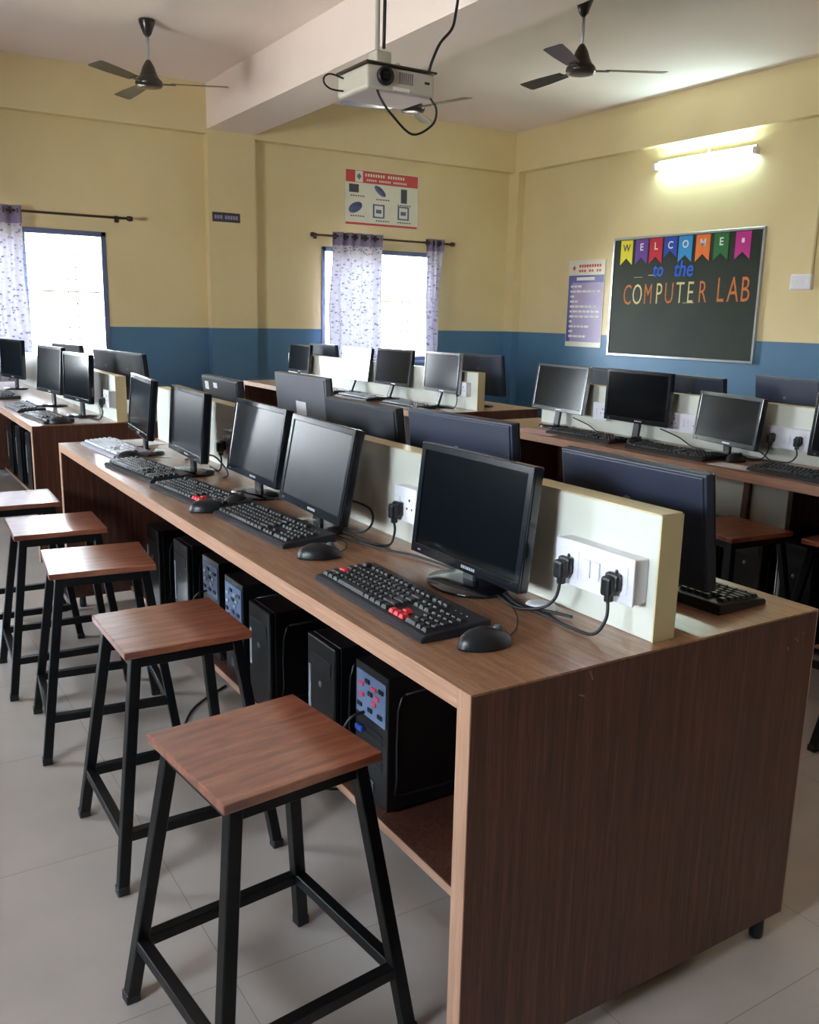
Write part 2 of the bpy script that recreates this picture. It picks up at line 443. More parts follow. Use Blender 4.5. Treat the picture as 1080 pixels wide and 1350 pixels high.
# ------------------------------------------------------------------ desks
def ep0(r): return [c for c in r.children if c.name.startswith('end_panel')][0]
def desk(x, y, L, W, label, group, board=True, shelf=(.28, .685), scuffs=False):
    r = thing('double_sided_desk', label, 'desk', (x, y, 0), group=group)
    t = .036; H = .76
    wt = part('worktop', MB().box(.003, W-.003, t, L-t, H-t, H-.0005), 'top', r)
    for y0 in (.0015, L-t): part('end_cap_strip', MB().box(.003, W-.003, y0, y0+t-.0015, H-.004, H-.0005), 'top', wt)
    for x0 in (0, W-.003): part('worktop_edge_band', MB().box(x0, x0+.003, t, L-t, H-t, H, .0008, 1), 'edge', wt, 'lighter wood edge band along the worktop')
    for y0 in (0, L-t):
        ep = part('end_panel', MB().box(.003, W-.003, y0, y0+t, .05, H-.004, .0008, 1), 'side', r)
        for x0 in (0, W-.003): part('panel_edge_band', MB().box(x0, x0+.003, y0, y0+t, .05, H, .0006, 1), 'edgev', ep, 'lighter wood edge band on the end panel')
        for fx in (.06, W-.06):
            part('foot', MB().lathe([(0, 0), (.014, 0), (.016, .01), (.014, .05), (0, .05)], 14, Matrix.Translation((fx, y0+t/2, 0))), 'black', ep)
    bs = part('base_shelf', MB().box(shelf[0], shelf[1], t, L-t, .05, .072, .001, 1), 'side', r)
    part('light_block_panel', MB().box(.665, .683, t, L-t, .072, H-t, .001, 1), 'side', r)  # added panel that blocks light to darken the space under the desk
    for x0 in (shelf[0]-.003, shelf[1]): part('shelf_edge_band', MB().box(x0, x0+.003, t, L-t, .05, .072), 'edge', bs, 'lighter wood edge band on the base shelf')
    if scuffs:
        for fx, fz, a, l in ((.255, .742, 1.2, .018), (.235, .71, .4, .014), (.825, .705, .6, .016), (.80, .69, 1.1, .009), (.845, .715, .2, .007)):
            part('scuff_mark', MB().box(-l/2, l/2, -.0003, .0003, -.0011, .0011, 0, 1, Matrix.Translation((fx, -.0002, fz))@Matrix.Rotation(a, 4, 'Y')), 'top', ep0(r), 'pale scratch')
    return r
DG = 'double sided computer desks'
dA = desk(0, 0, 3.105, .89, 'nearest long brown laminate desk with its dark end panel facing the camera', DG, scuffs=True)
dD = desk(0, 3.76, 3.1, .89, 'brown desk at the left photo edge beyond the far end of the nearest desk', DG)
dB = desk(2.2, .05, 3.05, .89, 'long brown desk on the right standing in front of the blackboard', DG)
dC = desk(2.21, 3.53, 2.95, .89, 'brown desk in front of the middle window behind the right hand desk', DG)
def partition(x, y0, y1, label):
    r = thing('desk_divider_board', label, 'divider', (x, y0, .76), group='cream divider boards on the desks')
    L = y1-y0
    part('board', MB().box(0, .055, 0, L, 0, .237, .001, 1), 'cream', r)
    part('top_edge_band', MB().box(-.0005, .0555, -.0005, L+.0005, .237, .24, .001, 1), 'creamedge', r)
    part('end_edge_band', MB().box(-.0005, .0555, -.003, -.0002, 0, .237), 'creamedge', r)
    return r
partition(.43, .03, 3.06, 'cream upright divider board along the nearest desk')
partition(.43, 3.79, 6.8, 'cream upright divider board on the left rear desk with square end visible')
partition(2.62, .08, 2.93, 'cream upright divider board on the right desk below the blackboard')
partition(2.62, 3.56, 6.42, 'cream upright divider board on the rear desk by the middle window')
# modesty board under right desk and its wooden batten
o = part('modesty_board', MB().box(.43, .465, 1.245, 1.72, .46, .722, .001, 1), 'cream', dB, 'cream board under the worktop')
part('batten', MB().poly([(0, 0), (.05, 0), (.05, .62), (.03, .62)], .03, Matrix.Translation((.385, 1.46, .1))@Matrix.Rotation(PI/2, 4, 'X')), 'side', dB)

# ------------------------------------------------------------------ sockets and plugs
def plate_face(mb, y, z, w, h, t=.003, x=-.036): mb.box(x-t, x, y-w/2, y+w/2, z-h/2, z+h/2, .001, 1)
def socket_board(x, y, z, label, side=-1, n=2):
    """side -1 faces -X. centre y, z"""
    r = thing('power_socket_board', label, 'power socket', (x, y, z), 0 if side < 0 else PI, 'white power socket boards')
    w = .208 if n == 2 else .1
    part('back_box', MB().box(-.034, 0, -w/2, w/2, -.043, .043, .003, 2), 'white', r)
    part('face_plate', MB().box(-.039, -.034, -w/2-.002, w/2+.002, -.045, .045, .002, 2), 'white', r)
    ys = (-.065, .065) if n == 2 else (-.022,)
    for yy in ys:
        part('socket', MB().box(-.0405, -.039, yy-.027, yy+.027, -.027, .027, .0006, 1), 'white', r)
        h = MB()
        for a, b, q in ((0, .014, .004), (-.011, -.008, .0032), (.011, -.008, .0032)):
            h.lathe([(0, 0), (q, 0), (q, .0006), (0, .0006)], 10, Matrix.Translation((-.0405, yy+a, b))@Matrix.Rotation(-PI/2, 4, 'Y'))
        part('pin_holes', h, 'black', r)
    for yy in ((-.013, .013) if n == 2 else (.03,)):
        part('rocker_switch', MB().box(-.043, -.039, yy-.008, yy+.008, -.018, .018, .0015, 2), 'white', r)
    return r
def plug(x, y, z, pts, label, side=-1, r=.0032, group='black plugs and cables'):
    t = thing('plug_with_cable', label, 'plug', (x, y, z), group=group)
    s = side
    part('plug_body', MB().box(min(0, s*.016), max(0, s*.016), -.0165, .0165, -.016, .019, .006, 2).box(min(s*.004, s*.03), max(s*.004, s*.03), -.012, .012, -.024, .014, .006, 2).box(min(s*.008, s*.024), max(s*.008, s*.024), -.006, .006, -.036, -.018, .003, 2), 'black', t)
    P = [(s*.018, 0, -.028)]+[(a-x, b-y, c-z) for a, b, c in pts]
    part('cable', MB().tube([(s*.018, 0, -.02)]+P, r, 8, 6), 'cable', t)
    return t
zc = .7645
socket_board(.43, .154, .872, 'white two socket board nearest the camera on the cream divider')
socket_board(.43, .83, .872, 'white socket board on the divider just left of the nearest monitor', n=1)
socket_board(.43, 2.07, .872, 'white socket board on the divider between third and fourth monitors of the nearest desk', n=1)
socket_board(.43, 3.84, .88, 'white socket board on the divider end of the left rear desk', n=1)
socket_board(2.62, 1.3, .865, 'white two socket board on the right desk divider near the right photo edge')
socket_board(2.62, 1.85, .87, 'white socket board on the right desk divider behind the middle monitor')
socket_board(2.62, 3.68, .89, 'white socket board on the divider end near the middle window', n=1)
socket_board(2.62, 2.42, .87, 'white socket board on the right desk divider between its first two monitors', n=1)
plug(.389, .219, .866, [(.365, .225, .80), (.352, .25, .775), (.33, .3, zc), (.34, .36, zc), (.36, .42, zc)], 'black plug in the left socket of the nearest socket board')
plug(.389, .089, .866, [(.366, .085, .80), (.35, .1, .768), (.345, .16, zc), (.35, .24, zc), (.345, .32, zc), (.37, .39, zc)], 'black plug in the right socket of the nearest socket board')
plug(.389, .852, .858, [(.375, .852, .8), (.365, .86, zc), (.335, .88, zc), (.33, .96, zc), (.32, 1.1, zc)], 'black plug in the socket left of the nearest monitor')
plug(.389, 2.09, .858, [(.375, 2.09, .8), (.37, 2.1, zc), (.37, 2.2, zc)], 'black plug on the divider between third and fourth monitors')
plug(.389, 3.86, .866, [(.375, 3.86, .8), (.365, 3.9, zc), (.34, 4.0, zc)], 'black plug on the left rear desk divider')
plug(2.579, 1.365, .862, [(2.56, 1.37, .8), (2.555, 1.4, zc), (2.54, 1.5, zc)], 'black plug in the left socket of the board near the right photo edge')
plug(2.579, 1.235, .862, [(2.56, 1.23, .8), (2.55, 1.26, .77), (2.545, 1.35, zc), (2.53, 1.45, zc)], 'black plug in the right socket of the board near the right photo edge')
plug(2.579, 3.70, .876, [(2.56, 3.70, .8), (2.55, 3.72, zc), (2.54, 3.8, zc)], 'black plug on the divider by the middle window')

def cable(pts, label, r=.0032, name='cable', mat='cable', cat='cable'):
    return tag(part(name, MB().tube(pts, r, 8, 6), mat), label, cat)
cable([(.34, 1.2, .82), (.375, 1.1, .835), (.385, 1.0, .83), (.37, .96, .8), (.36, 1.0, .768), (.35, 1.1, zc), (.34, 1.18, zc)], 'black cable looping out behind the second monitor of the nearest desk')
cable([(.3, 1.12, zc), (.29, 1.0, zc), (.31, .9, zc), (.33, .82, zc), (.36, .74, zc), (.38, .6, zc), (.37, .5, zc)], 'black cable lying on the desk between the nearest two monitors')
cable([(.37, .46, zc), (.362, .38, zc), (.352, .30, zc), (.372, .24, .766), (.39, .2, zc)], 'short black cable beside the white clip under the nearest socket board')
cable([(.355, 2.24, .8), (.372, 2.16, .81), (.378, 2.06, .78), (.365, 2.0, zc), (.33, 1.95, zc)], 'black cable hanging behind the fourth monitor of the nearest desk')
cable([(.35, 2.62, .82), (.37, 2.56, .8), (.375, 2.46, zc), (.34, 2.4, zc)], 'black cable hanging behind the farthest monitor of the nearest desk')
cable([(2.56, 2.6, .82), (2.58, 2.5, .79), (2.57, 2.42, zc), (2.53, 2.3, zc)], 'black cable behind the leftmost monitor of the right desk')
cable([(2.56, 1.98, .83), (2.58, 1.88, .8), (2.575, 1.8, .77), (2.54, 1.7, zc)], 'black cable behind the middle monitor of the right desk')
cable([(2.56, 1.5, .81), (2.58, 1.42, .79), (2.57, 1.36, zc), (2.53, 1.28, zc)], 'black cable behind the third monitor of the right desk')
tag(part('cable_clip', MB().lathe([(0, 0), (.028, 0), (.03, .003), (.027, .008), (.012, .009), (0, .009)], 20, None, 1, 1.25), 'white', loc=(.383, .285, .76)), 'white oval cable cap on the desk beside the nearest monitor', 'cable cap')
cable([(.62, .95, .003), (.3, 1.05, .003), (.1, 1.3, .003), (.02, 1.5, .003), (.12, 1.75, .003), (.3, 1.9, .003)], 'black cable lying on the floor behind the second stool', .004)

# ------------------------------------------------------------------ monitors
def monitor(x, y, z, a, t, w, h, label, kind='front', group='flat monitors on the desks', back='bluegrey', desk_z=.76, sticker=0, part_gap=1):
    n = Vector((math.cos(a), math.sin(a), 0))
    r = thing('computer_monitor', label, 'monitor', (x, y, desk_z), a-PI/2*0, group)
    # local frame: +X = facing direction, +Y sideways, panel bottom centre front at (0,0,dz)
    dz = z-desk_z
    T = Matrix.Translation((0, 0, dz))@Matrix.Rotation(-t, 4, 'Y')   # lean back: top moves to -X
    b = .017
    part('housing', MB().box(-.028, -.004, -w/2, w/2, 0, h, .004, 2, T), back if kind == 'back' else ('silver' if 'silver' in label or 'right curtain' in label else 'bezel'), r)
    bb = MB()
    bb.box(-.0315, -.0265, -w*.485, w*.485, h*.02, h*.98, .003, 2, T)
    part('rear_cover', bb, back if kind == 'back' else 'black', r)
    f = MB()
    f.box(-.006, 0, -w/2, w/2, 0, b+.006, .002, 2, T).box(-.006, 0, -w/2, w/2, h-b, h, .002, 2, T)
    f.box(-.006, 0, -w/2, -w/2+b, b+.002, h-b+.004, .002, 2, T).box(-.006, 0, w/2-b, w/2, b+.002, h-b+.004, .002, 2, T)
    part('bezel', f, 'bezel', r)
    part('screen', MB().box(-.0055, -.003, -w/2+b-.002, w/2-b+.002, b+.003, h-b+.002, 0, 1, T), 'hazyscreen' if any(q in label for q in ('second monitor from', 'third monitor from', 'fourth monitor', )) else 'screen', r)
    # stand
    off = min(.028, part_gap-.088); 
    nk = MB().bar((-off-.008, 0, .008), (-.034, 0, dz+.05), .045, .016, .004, up=(1, 0, 0))
    part('stand_neck', nk, 'black', r)
    part('stand_base', MB().lathe([(0, 0), (.1, 0), (.103, .003), (.1, .008), (.05, .013), (0, .014)], 32, Matrix.Translation((-off, 0, 0)), .8, 1.05), 'bezel', r)
    if kind == 'front':
        L = MB()
        for k in range(7):
            yy = .004+k*.0072
            L.box(-.0002, .0006, yy, yy+.0048, .008, .0145, 0, 1, T)
            if k in (1, 4): L.box(-.0002, .0007, yy+.001, yy+.0035, .0095, .013, 0, 1, T)
        part('maker_logo', L, 'silver', r)
        part('power_button', MB().box(-.0002, .0012, -w/2+.03, -w/2+.042, .008, .012, .0004, 1, T), 'grey', r)
    else:
        part('rear_logo', MB().lathe([(0, 0), (.011, 0), (.011, .0008), (0, .0008)], 18, T@Matrix.Translation((-.0313, 0, h*.66))@Matrix.Rotation(-PI/2, 4, 'Y'), .7, 1), 'grey', r)
        part('connector_recess', MB().box(-.0345, -.031, -.07, .07, h*.17, h*.27, .002, 1, T), 'black', r)
    for k in range(sticker):
        part('rear_sticker', MB().box(-.0327, -.0312, .125-k*.11, .17-k*.11, h-.055+k*.012, h-.022, 0, 1, T), 'paper', r, 'white sticker')
    return r
pi = PI
mons = [
 (.319, .486, .797, 3.145, .108, .400, .258, 'large black monitor nearest the camera with dark screen beside the red-keyed keyboard', 'front'),
 (.261, 1.133, .809, 3.093, .191, .420, .251, 'second monitor from the camera on the nearest desk with a cream reflection', 'front'),
 (.300, 1.641, .815, 3.123, .17, .425, .245, 'third monitor from the camera on the nearest desk overlapped by the second', 'front'),
 (.249, 2.138, .823, 3.091, .075, .436, .244, 'fourth monitor from the camera on the nearest desk pale above and blue below', 'front'),
 (.228, 2.676, .838, 3.044, .102, .451, .239, 'fifth and farthest monitor on the near side of the nearest desk', 'front'),
 (.672, .297, .809, 0, .141, .418, .245, 'monitor seen from behind at the near right end of the nearest desk', 'back'),
 (.626, .881, .831, .068, .105, .433, .258, 'slate monitor back rising behind the nearest black monitor', 'back'),
 (.60, 1.36, .828, .012, .117, .437, .254, 'dark monitor back rising behind the second monitor of the nearest desk', 'back'),
 (.664, 1.927, .854, -.015, .094, .439, .272, 'light grey monitor back with a white label near the middle of the photo', 'back'),
 (.56, 2.45, .828, -.031, .116, .439, .256, 'monitor back carrying two white stickers at the far end of the nearest desk', 'back'),
 (.298, 4.129, .844, 3.24, .034, .442, .262, 'monitor nearest the divider end on the left rear desk', 'front'),
 (.27, 4.767, .84, 3.26, .082, .443, .28, 'second monitor of the left rear desk below the left window', 'front'),
 (.268, 6.10, .84, 3.32, .02, .441, .278, 'dark blue monitor at the left photo edge below the curtain', 'front'),
 (.609, 4.023, .847, .096, .102, .44, .268, 'right one of two overlapping monitor backs on the left rear desk', 'back'),
 (.607, 4.498, .843, .073, .103, .44, .266, 'left one of two overlapping monitor backs on the left rear desk', 'back'),
 (.575, 5.439, .844, .211, .108, .442, .266, 'monitor back peeking above the others right under the left window', 'back'),
 (2.554, 3.898, .855, 3.09, .066, .439, .261, 'monitor beside the divider end below the right curtain of the middle window', 'front'),
 (2.555, 4.524, .854, 3.206, .125, .439, .257, 'monitor below the uncurtained half of the middle window', 'front'),
 (2.56, 5.096, .853, 3.15, .137, .441, .25, 'monitor with a bright window reflection below the middle window curtain', 'front'),
 (2.56, 6.10, .85, 3.108, .096, .44, .239, 'leftmost monitor of the rear desk by the middle window', 'front'),
 (2.866, 3.833, .839, .137, .121, .441, .267, 'monitor back against the blue wall right of the middle window', 'back'),
 (2.85, 6.10, .832, .079, .111, .44, .259, 'monitor back at the left end of the rear desk', 'back'),
 (2.526, 2.71, .845, 3.081, .14, .441, .255, 'leftmost monitor of the right desk with silver outline above the pink paper', 'front'),
 (2.522, 2.119, .844, 3.104, .025, .439, .257, 'black monitor in front of the blackboard, second from left on the right desk', 'front'),
 (2.505, 1.57, .809, 2.903, .116, .43, .223, 'low third monitor of the right desk left of the two plug socket board', 'front'),
 (2.854, 2.72, .826, -.142, .112, .439, .255, 'monitor back visible between the first two monitors of the right desk', 'back'),
 (2.856, 2.02, .826, -.123, .112, .439, .255, 'monitor back visible above the third monitor of the right desk', 'back'),
 (2.892, 1.502, .839, -.285, .104, .438, .263, 'monitor back above the two plug socket board at the right photo edge', 'back'),
 (2.50, .93, .82, 3.10, .10, .44, .26, 'monitor cut off by the right photo edge on the right desk', 'front'),
]
for i, m in enumerate(mons):
    lab = m[7]
    mo = monitor(*m[:7], lab, m[8], back='grey' if 'light grey' in lab else ('matte' if i in (7, 9, 13, 14, 15) else 'bluegrey'), part_gap=abs(m[0]-(2.62 if m[0] > 1 and m[8] == 'front' else 2.675 if m[0] > 1 else .43 if m[8] == 'front' else .485)), sticker=2 if 'stickers' in lab else 0)
    if 'white label' in lab:
        part('rear_label', MB().box(-.0327, -.0312, -.054, .03, .10, .178), 'paper', mo, 'white label', rot=(0, -m[4], 0), loc=(0, 0, m[2]-.76))

# ------------------------------------------------------------------ keyboards and mice
P_ = .0190
def key_layout():
    K = []   # x centre, y centre, width
    def row(y, widths, x0=0):
        x = x0
        for w in widths:
            if w > 0: K.append((x+w/2, y, w))
            x += abs(w)
    row(5.25, [1, -1, 1, 1, 1, 1, -.5, 1, 1, 1, 1, -.5, 1, 1, 1, 1]); row(5.25, [1, 1, 1], 15.4)
    row(4, [1]*13+[2]); row(4, [1, 1, 1], 15.4); row(4, [1]*4, 18.8)
    row(3, [1.5]+[1]*12+[1.5]); row(3, [1, 1, 1], 15.4); row(3, [1]*4, 18.8)
    row(2, [1.75]+[1]*11+[2.25]); row(2, [1, 1, 1, 1], 18.8)
    row(1, [2.25]+[1]*10+[2.75]); row(1, [-1, 1], 15.4); row(1, [1]*4, 18.8)
    row(0, [1.25, 1.25, 1.25, 6.25, 1.25, 1.25, 1.25, 1.25]); row(0, [1, 1, 1], 15.4); row(0, [2, 1, 1], 18.8)
    return K
KEYS = key_layout()
KW, KD = 23.2*P_, 6.6*P_+.012
def key_mesh(w, h=.007):
    b = bmesh.new(); a, c = w*P_/2-.0012, P_/2-.0012; i = .0028
    lo = [b.verts.new(v) for v in ((-a, -c, 0), (a, -c, 0), (a, c, 0), (-a, c, 0))]
    hi = [b.verts.new(v) for v in ((-a+i, -c+i, h), (a-i, -c+i, h), (a-i, c-i, h), (-a+i, c-i, h))]
    b.faces.new(hi)
    for k in range(4): b.faces.new((lo[k], lo[(k+1) % 4], hi[(k+1) % 4], hi[k]))
    return b
KM = {}
def km(w, mat):
    if (w, mat) not in KM: KM[(w, mat)] = MB().merge(key_mesh(w)).mesh('key', mat)
    return KM[(w, mat)]
def kpos(kx, ky): return (kx-11.6)*P_+.002, (ky-2.85)*P_, .0155+(ky)*.0011
SH = {}
def keyboard(x, y, rz, label, detail=0, red=(), pale=False, z=.76):
    r = thing('keyboard', label, 'keyboard', (x, y, z), rz, 'computer keyboards')
    kb = 'shinekb' if pale else 'kbbody'; kc = 'shinekey' if pale else 'keycap'
    if kb not in SH:
        b = bmesh.new(); w = KW/2+.006; d = KD/2+.004
        prof = [(-d-.006, 0), (-d-.006, .008), (-d, .013), (d, .022), (d+.003, .019), (d+.003, 0)]
        V = [[b.verts.new((sx, py, pz)) for py, pz in prof] for sx in (-w, w)]
        n = len(prof)
        for k in range(n): b.faces.new((V[0][k], V[0][(k+1) % n], V[1][(k+1) % n], V[1][k]))
        b.faces.new(V[0]); b.faces.new(V[1][::-1])
        bmesh.ops.recalc_face_normals(b, faces=b.faces)
        bmesh.ops.bevel(b, geom=b.edges[:], offset=.0015, segments=2, affect='EDGES')
        SH[kb] = MB().merge(b).mesh('keyboard_body', kb)
        SH[kb+'k'] = None
    share('keyboard_body', SH[kb], r)
    tilt = .058
    if detail:
        for i, (kx, ky, w) in enumerate(KEYS):
            o = share('key', km(w, 'red' if i in red else kc), r, kpos(kx, ky), (tilt, 0, 0))
            if i in red: o['label'] = 'red key'
        leds = MB()
        for q in range(3): leds.lathe([(0, 0), (.0018, 0), (.0018, .0008), (0, .0008)], 8, Matrix.Translation(((19.5+q-11.6)*P_, (5.25-2.85)*P_, .0212)))
        part('indicator_lights', leds, 'silver', r)
    else:
        if SH[kb+'k'] is None:
            mb = MB()
            for kx, ky, w in KEYS: mb.merge(key_mesh(w), Matrix.Translation(kpos(kx, ky))@Matrix.Rotation(tilt, 4, 'X'))
            SH[kb+'k'] = mb.mesh('keys', kc)
        o = share('keys', SH[kb+'k'], r); o['kind'] = 'stuff'
        if red:
            mb = MB()
            for i in red:
                kx, ky, w = KEYS[i]; p = kpos(kx, ky); mb.merge(key_mesh(w, .0078), Matrix.Translation(p)@Matrix.Rotation(tilt, 4, 'X')@Matrix.Scale(1.04, 4))
            part('arrow_keys', mb, 'red', r, 'red arrow keys')
    return r
# index of arrow keys
def idx(fx, fy): return min(range(len(KEYS)), key=lambda i: (KEYS[i][0]-fx)**2+(KEYS[i][1]-fy)**2)
ARW = (idx(15.9, 0), idx(16.9, 0), idx(17.9, 0), idx(16.9, 1))
ESC = (idx(1, 2), idx(.6, 1), idx(2.3, 2))
R90 = -PI/2
keyboard(.138, .452, R90-.02, 'black keyboard with red arrow keys in front of the nearest monitor', 1, ARW+(idx(1, 2),))
keyboard(.18, 1.185, R90+.04, 'black keyboard in front of the second monitor of the nearest desk', 1)
keyboard(.15, 1.68, R90+.09, 'black keyboard with red arrow keys in front of the third monitor', 0, ARW)
keyboard(.13, 2.20, R90+.10, 'blue-grey shining keyboard in front of the fourth monitor of the nearest desk', 0)
keyboard(.165, 2.79, R90+.06, 'keyboard with its shine painted as pale grey at the far end of the nearest desk', 0, pale=True)  # its reflection is painted by the pale materials
keyboard(.735, .30, PI/2+.03, 'black keyboard poking out right of the cream divider on the nearest desk', 0)
for x, y, rz, lab in ((.13, 4.05, R90+.08, 'keyboard at the near end of the left rear desk'), (.12, 4.66, R90, 'second keyboard from the near end of the left rear desk'),
                      (.12, 5.5, R90, 'keyboard under the dark blue monitor at the left photo edge'),
                      (2.36, 4.62, R90, 'keyboard below the uncurtained half of the middle window'), (2.36, 5.2, R90, 'keyboard under the monitor with the bright reflection'),
                      (2.36, 3.98, R90, 'keyboard under the monitor beside the rear divider end'),
                      (2.37, 2.28, R90+.02, 'long dark keyboard before the black monitor on the right desk'), (2.35, 1.70, R90, 'dark keyboard before the low third monitor of the right desk'),
                      (2.34, 1.02, R90-.03, 'dark keyboard at the right photo edge on the right desk')):
    keyboard(x, y, rz, lab, 0)

def mouse(x, y, rz, label, cablepts=None):
    r = thing('computer_mouse', label, 'mouse', (x, y, .76), rz, 'computer mice')
    if 'mouse' not in SH:
        b = bmesh.new(); n = 24; rings = []
        prof = [(0, 1.0), (.1, 1.0), (.3, .98), (.55, .9), (.75, .72), (.9, .45), (1, 0)]
        for v, rr in prof:
            ring = []
            for k in range(n):
                a = 2*PI*k/n; ca, sa = math.cos(a), math.sin(a)
                sx = .03*(1+.06*math.cos(2*a)); sy = .055
                yy = sy*sa*rr
                hz = .036*v*(1-.14*(sa*rr)-.12*(sa*rr)**2)
                ring.append(b.verts.new((sx*ca*rr*(1-.06*abs(sa)), yy, .001+hz)))
            rings.append(ring)
        for i in range(len(rings)-1):
            for k in range(n):
                if i == len(rings)-2: continue
                f = b.faces.new((rings[i][k], rings[i][(k+1) % n], rings[i+1][(k+1) % n], rings[i+1][k])); f.smooth = True
        top = b.verts.new((0, 0, .0375))
        for k in range(n): f = b.faces.new((rings[-2][k], rings[-2][(k+1) % n], top)); f.smooth = True
        for v in rings[-1]: b.verts.remove(v)
        b.faces.new(rings[0][::-1])
        SH['mouse'] = MB().merge(b).mesh('mouse_shell', 'black')
        SH['wheel'] = MB().lathe([(0, -.004), (.010, -.004), (.011, 0), (.010, .004), (0, .004)], 18, Matrix.Translation((0, .026, .027))@Matrix.Rotation(PI/2, 4, 'Y')).mesh('scroll_wheel', 'grey')
        SH['seam'] = MB().tube([(0, .048, .0175), (0, .04, .0275), (0, .02, .0347), (0, .005, .0368)], .0007, 6, 3).mesh('button_seam', 'grey')
    share('mouse_shell', SH['mouse'], r); share('scroll_wheel', SH['wheel'], r); share('button_seam', SH['seam'], r)
    if cablepts:
        inv = (Matrix.Translation((x, y, .76))@Matrix.Rotation(rz, 4, 'Z')).inverted()
        part('mouse_cable', MB().tube([(0, .052, .012)]+[tuple(inv@Vector(p)) for p in cablepts], .0016, 6, 6), 'cable', r)
    return r
mouse(.15, .165, R90-.1, 'black mouse at the right end of the red-keyed nearest keyboard', [(.25, .2, .765), (.3, .26, .764), (.335, .33, .764), (.36, .40, .764)])
mouse(.158, .845, R90-.3, 'black mouse between the nearest two keyboards', [(.25, .88, .765), (.28, .95, .764), (.27, 1.05, .764)])
mouse(.20, 1.50, R90+.5, 'black mouse resting between the second and third keyboards', [(.26, 1.52, .765), (.28, 1.58, .764)])
mouse(.10, 1.468, R90-.2, 'small dark mouse at the front edge near the third keyboard')
mouse(.15, 2.51, R90+.2, 'dark mouse between the two farthest keyboards of the nearest desk', [(.24, 2.5, .765), (.30, 2.46, .764)])
mouse(.15, 3.82, R90, 'mouse at the near end of the left rear desk')
mouse(2.42, 2.0, R90, 'dark mouse right of the long keyboard on the right desk')
mouse(2.42, 1.42, R90, 'dark mouse below the two plug socket board on the right desk')

def sheet(x, y, w, d, rz, label, mat='paper', z=.76):
    return tag(part('paper_sheet', MB().box(-w/2, w/2, -d/2, d/2, 0, .0012), mat, loc=(x, y, z+.0005), rot=(0, 0, rz)), label, 'paper')
sheet(.33, 2.97, .14, .2, .1, 'white paper at the far end of the nearest desk')
sheet(2.285, 2.56, .15, .3, .1, 'pink paper at the left end of the right desk', 'pinkpaper')
sheet(2.30, 1.33, .1, .2, .05, 'white paper on the front edge of the right desk')
sheet(.27, 3.87, .12, .16, .1, 'white paper on the near end of the left rear desk')

# ------------------------------------------------------------------ computer towers under the desks
def tower(x, y, rz, label, rear=True, h=.36, z=.072):
    r = thing('computer_tower', label, 'computer', (x, y, z), rz, 'computer towers under the desks')
    # local: visible narrow face towards -X, depth +X, width Y
    w, d = .17, .36
    part('case_shell', MB().box(0, d, -w/2, w/2, .01, h, .003, 2), 'case', r)
    for fx in (.04, d-.04):
        for fy in (-.06, .06): part('case_foot', MB().box(fx-.012, fx+.012, fy-.01, fy+.01, 0, .011, .002, 1), 'black', r)
    for s in (-1, 1):
        part('side_panel_rib', MB().tube([(.05, s*(w/2), h-.05), (.03, s*(w/2), h-.09), (.03, s*(w/2), .09), (.05, s*(w/2), .05), (d-.05, s*(w/2), .05), (d-.03, s*(w/2), .09), (d-.03, s*(w/2), h-.09), (d-.05, s*(w/2), h-.05), (.05, s*(w/2), h-.05)], .004, 6, 2), 'black', r)
    if rear:
        pp = part('port_plate', MB().box(-.003, 0, -.075, .075, h-.14, h-.02, .001, 1), 'io', r)
        for a, b in ((.045, h-.055), (.045, h-.085), (-.02, h-.05), (-.035, h-.07), (-.02, h-.09)): part('audio_port', MB().box(-.008, -.003, a-.011, a+.011, b-.006, b+.006, .002, 1), 'pink' if 'pink' in label else 'silver', pp, 'pink port' if 'pink' in label else None)
        for a, b in ((.015, h-.04), (.0, h-.07), (-.055, h-.045), (.055, h-.115), (.0, h-.115), (-.05, h-.115)): part('usb_port', MB().box(-.007, -.003, a-.011, a+.011, b-.006, b+.006, .001, 1), 'black', pp)
        part('monitor_port', MB().box(-.012, -.002, .035, .068, h-.19, h-.175, .002, 1), 'blue', r, 'blue monitor port')
        sl = MB()
        for k in range(6): sl.box(-.002, 0, -.06, .03, h-.17-.018*k-.006, h-.17-.018*k+.004, .0008, 1)
        part('expansion_slots', sl, 'black', r)
        part('power_inlet', MB().box(-.006, 0, -.02, .02, .04, .07, .002, 1), 'grey', r)
        part('power_lead', MB().tube([(-.005, .03, h-.13), (-.04, .035, h-.14), (-.06, .05, h-.19), (-.04, .06, h-.26), (-.015, .07, .05)], .004, 7, 5), 'cable', r)
    else:
        part('front_panel', MB().box(-.02, 0, -w/2, w/2, .008, h, .006, 2), 'case', r)
        part('drive_bay', MB().box(-.0225, -.019, -.065, .065, h-.09, h-.05, .001, 1), 'black', r)
        part('silver_strip', MB().box(-.0225, -.019, w/2-.025, w/2-.013, .13, h-.09, .001, 1), 'silver', r, 'silver trim strip')
        part('power_button', MB().lathe([(0, 0), (.009, 0), (.009, .003), (0, .003)], 16, Matrix.Translation((-.019, 0, h-.13))@Matrix.Rotation(-PI/2, 4, 'Y')), 'grey', r)
    return r
tower(.30, .83, 0, 'computer tower with pink rear ports under the near end of the nearest desk', True, .378)
tower(.30, 1.085, 0, 'slim black tower with a silver strip right behind the nearest tower with ports', False, .375)
tower(.30, 1.53, 0, 'plain black tower between the first and second stools under the nearest desk', False, .345)
tower(.30, 1.80, 0, 'tower with pale ports under the desk behind the second stool', True, .36)
tower(.30, 2.03, 0, 'tower with ports behind the second stool, left of its neighbour', True, .38)
tower(.30, 2.32, 0, 'black tower under the desk beside the third stool', False, .38)
tower(.30, 2.70, 0, 'farthest black tower under the nearest desk', False, .36)
tower(.29, 4.10, 0, 'dark tower under the near end of the left rear desk', False, .42)
tower(.29, 4.55, 0, 'second dark tower under the left rear desk', False, .40)
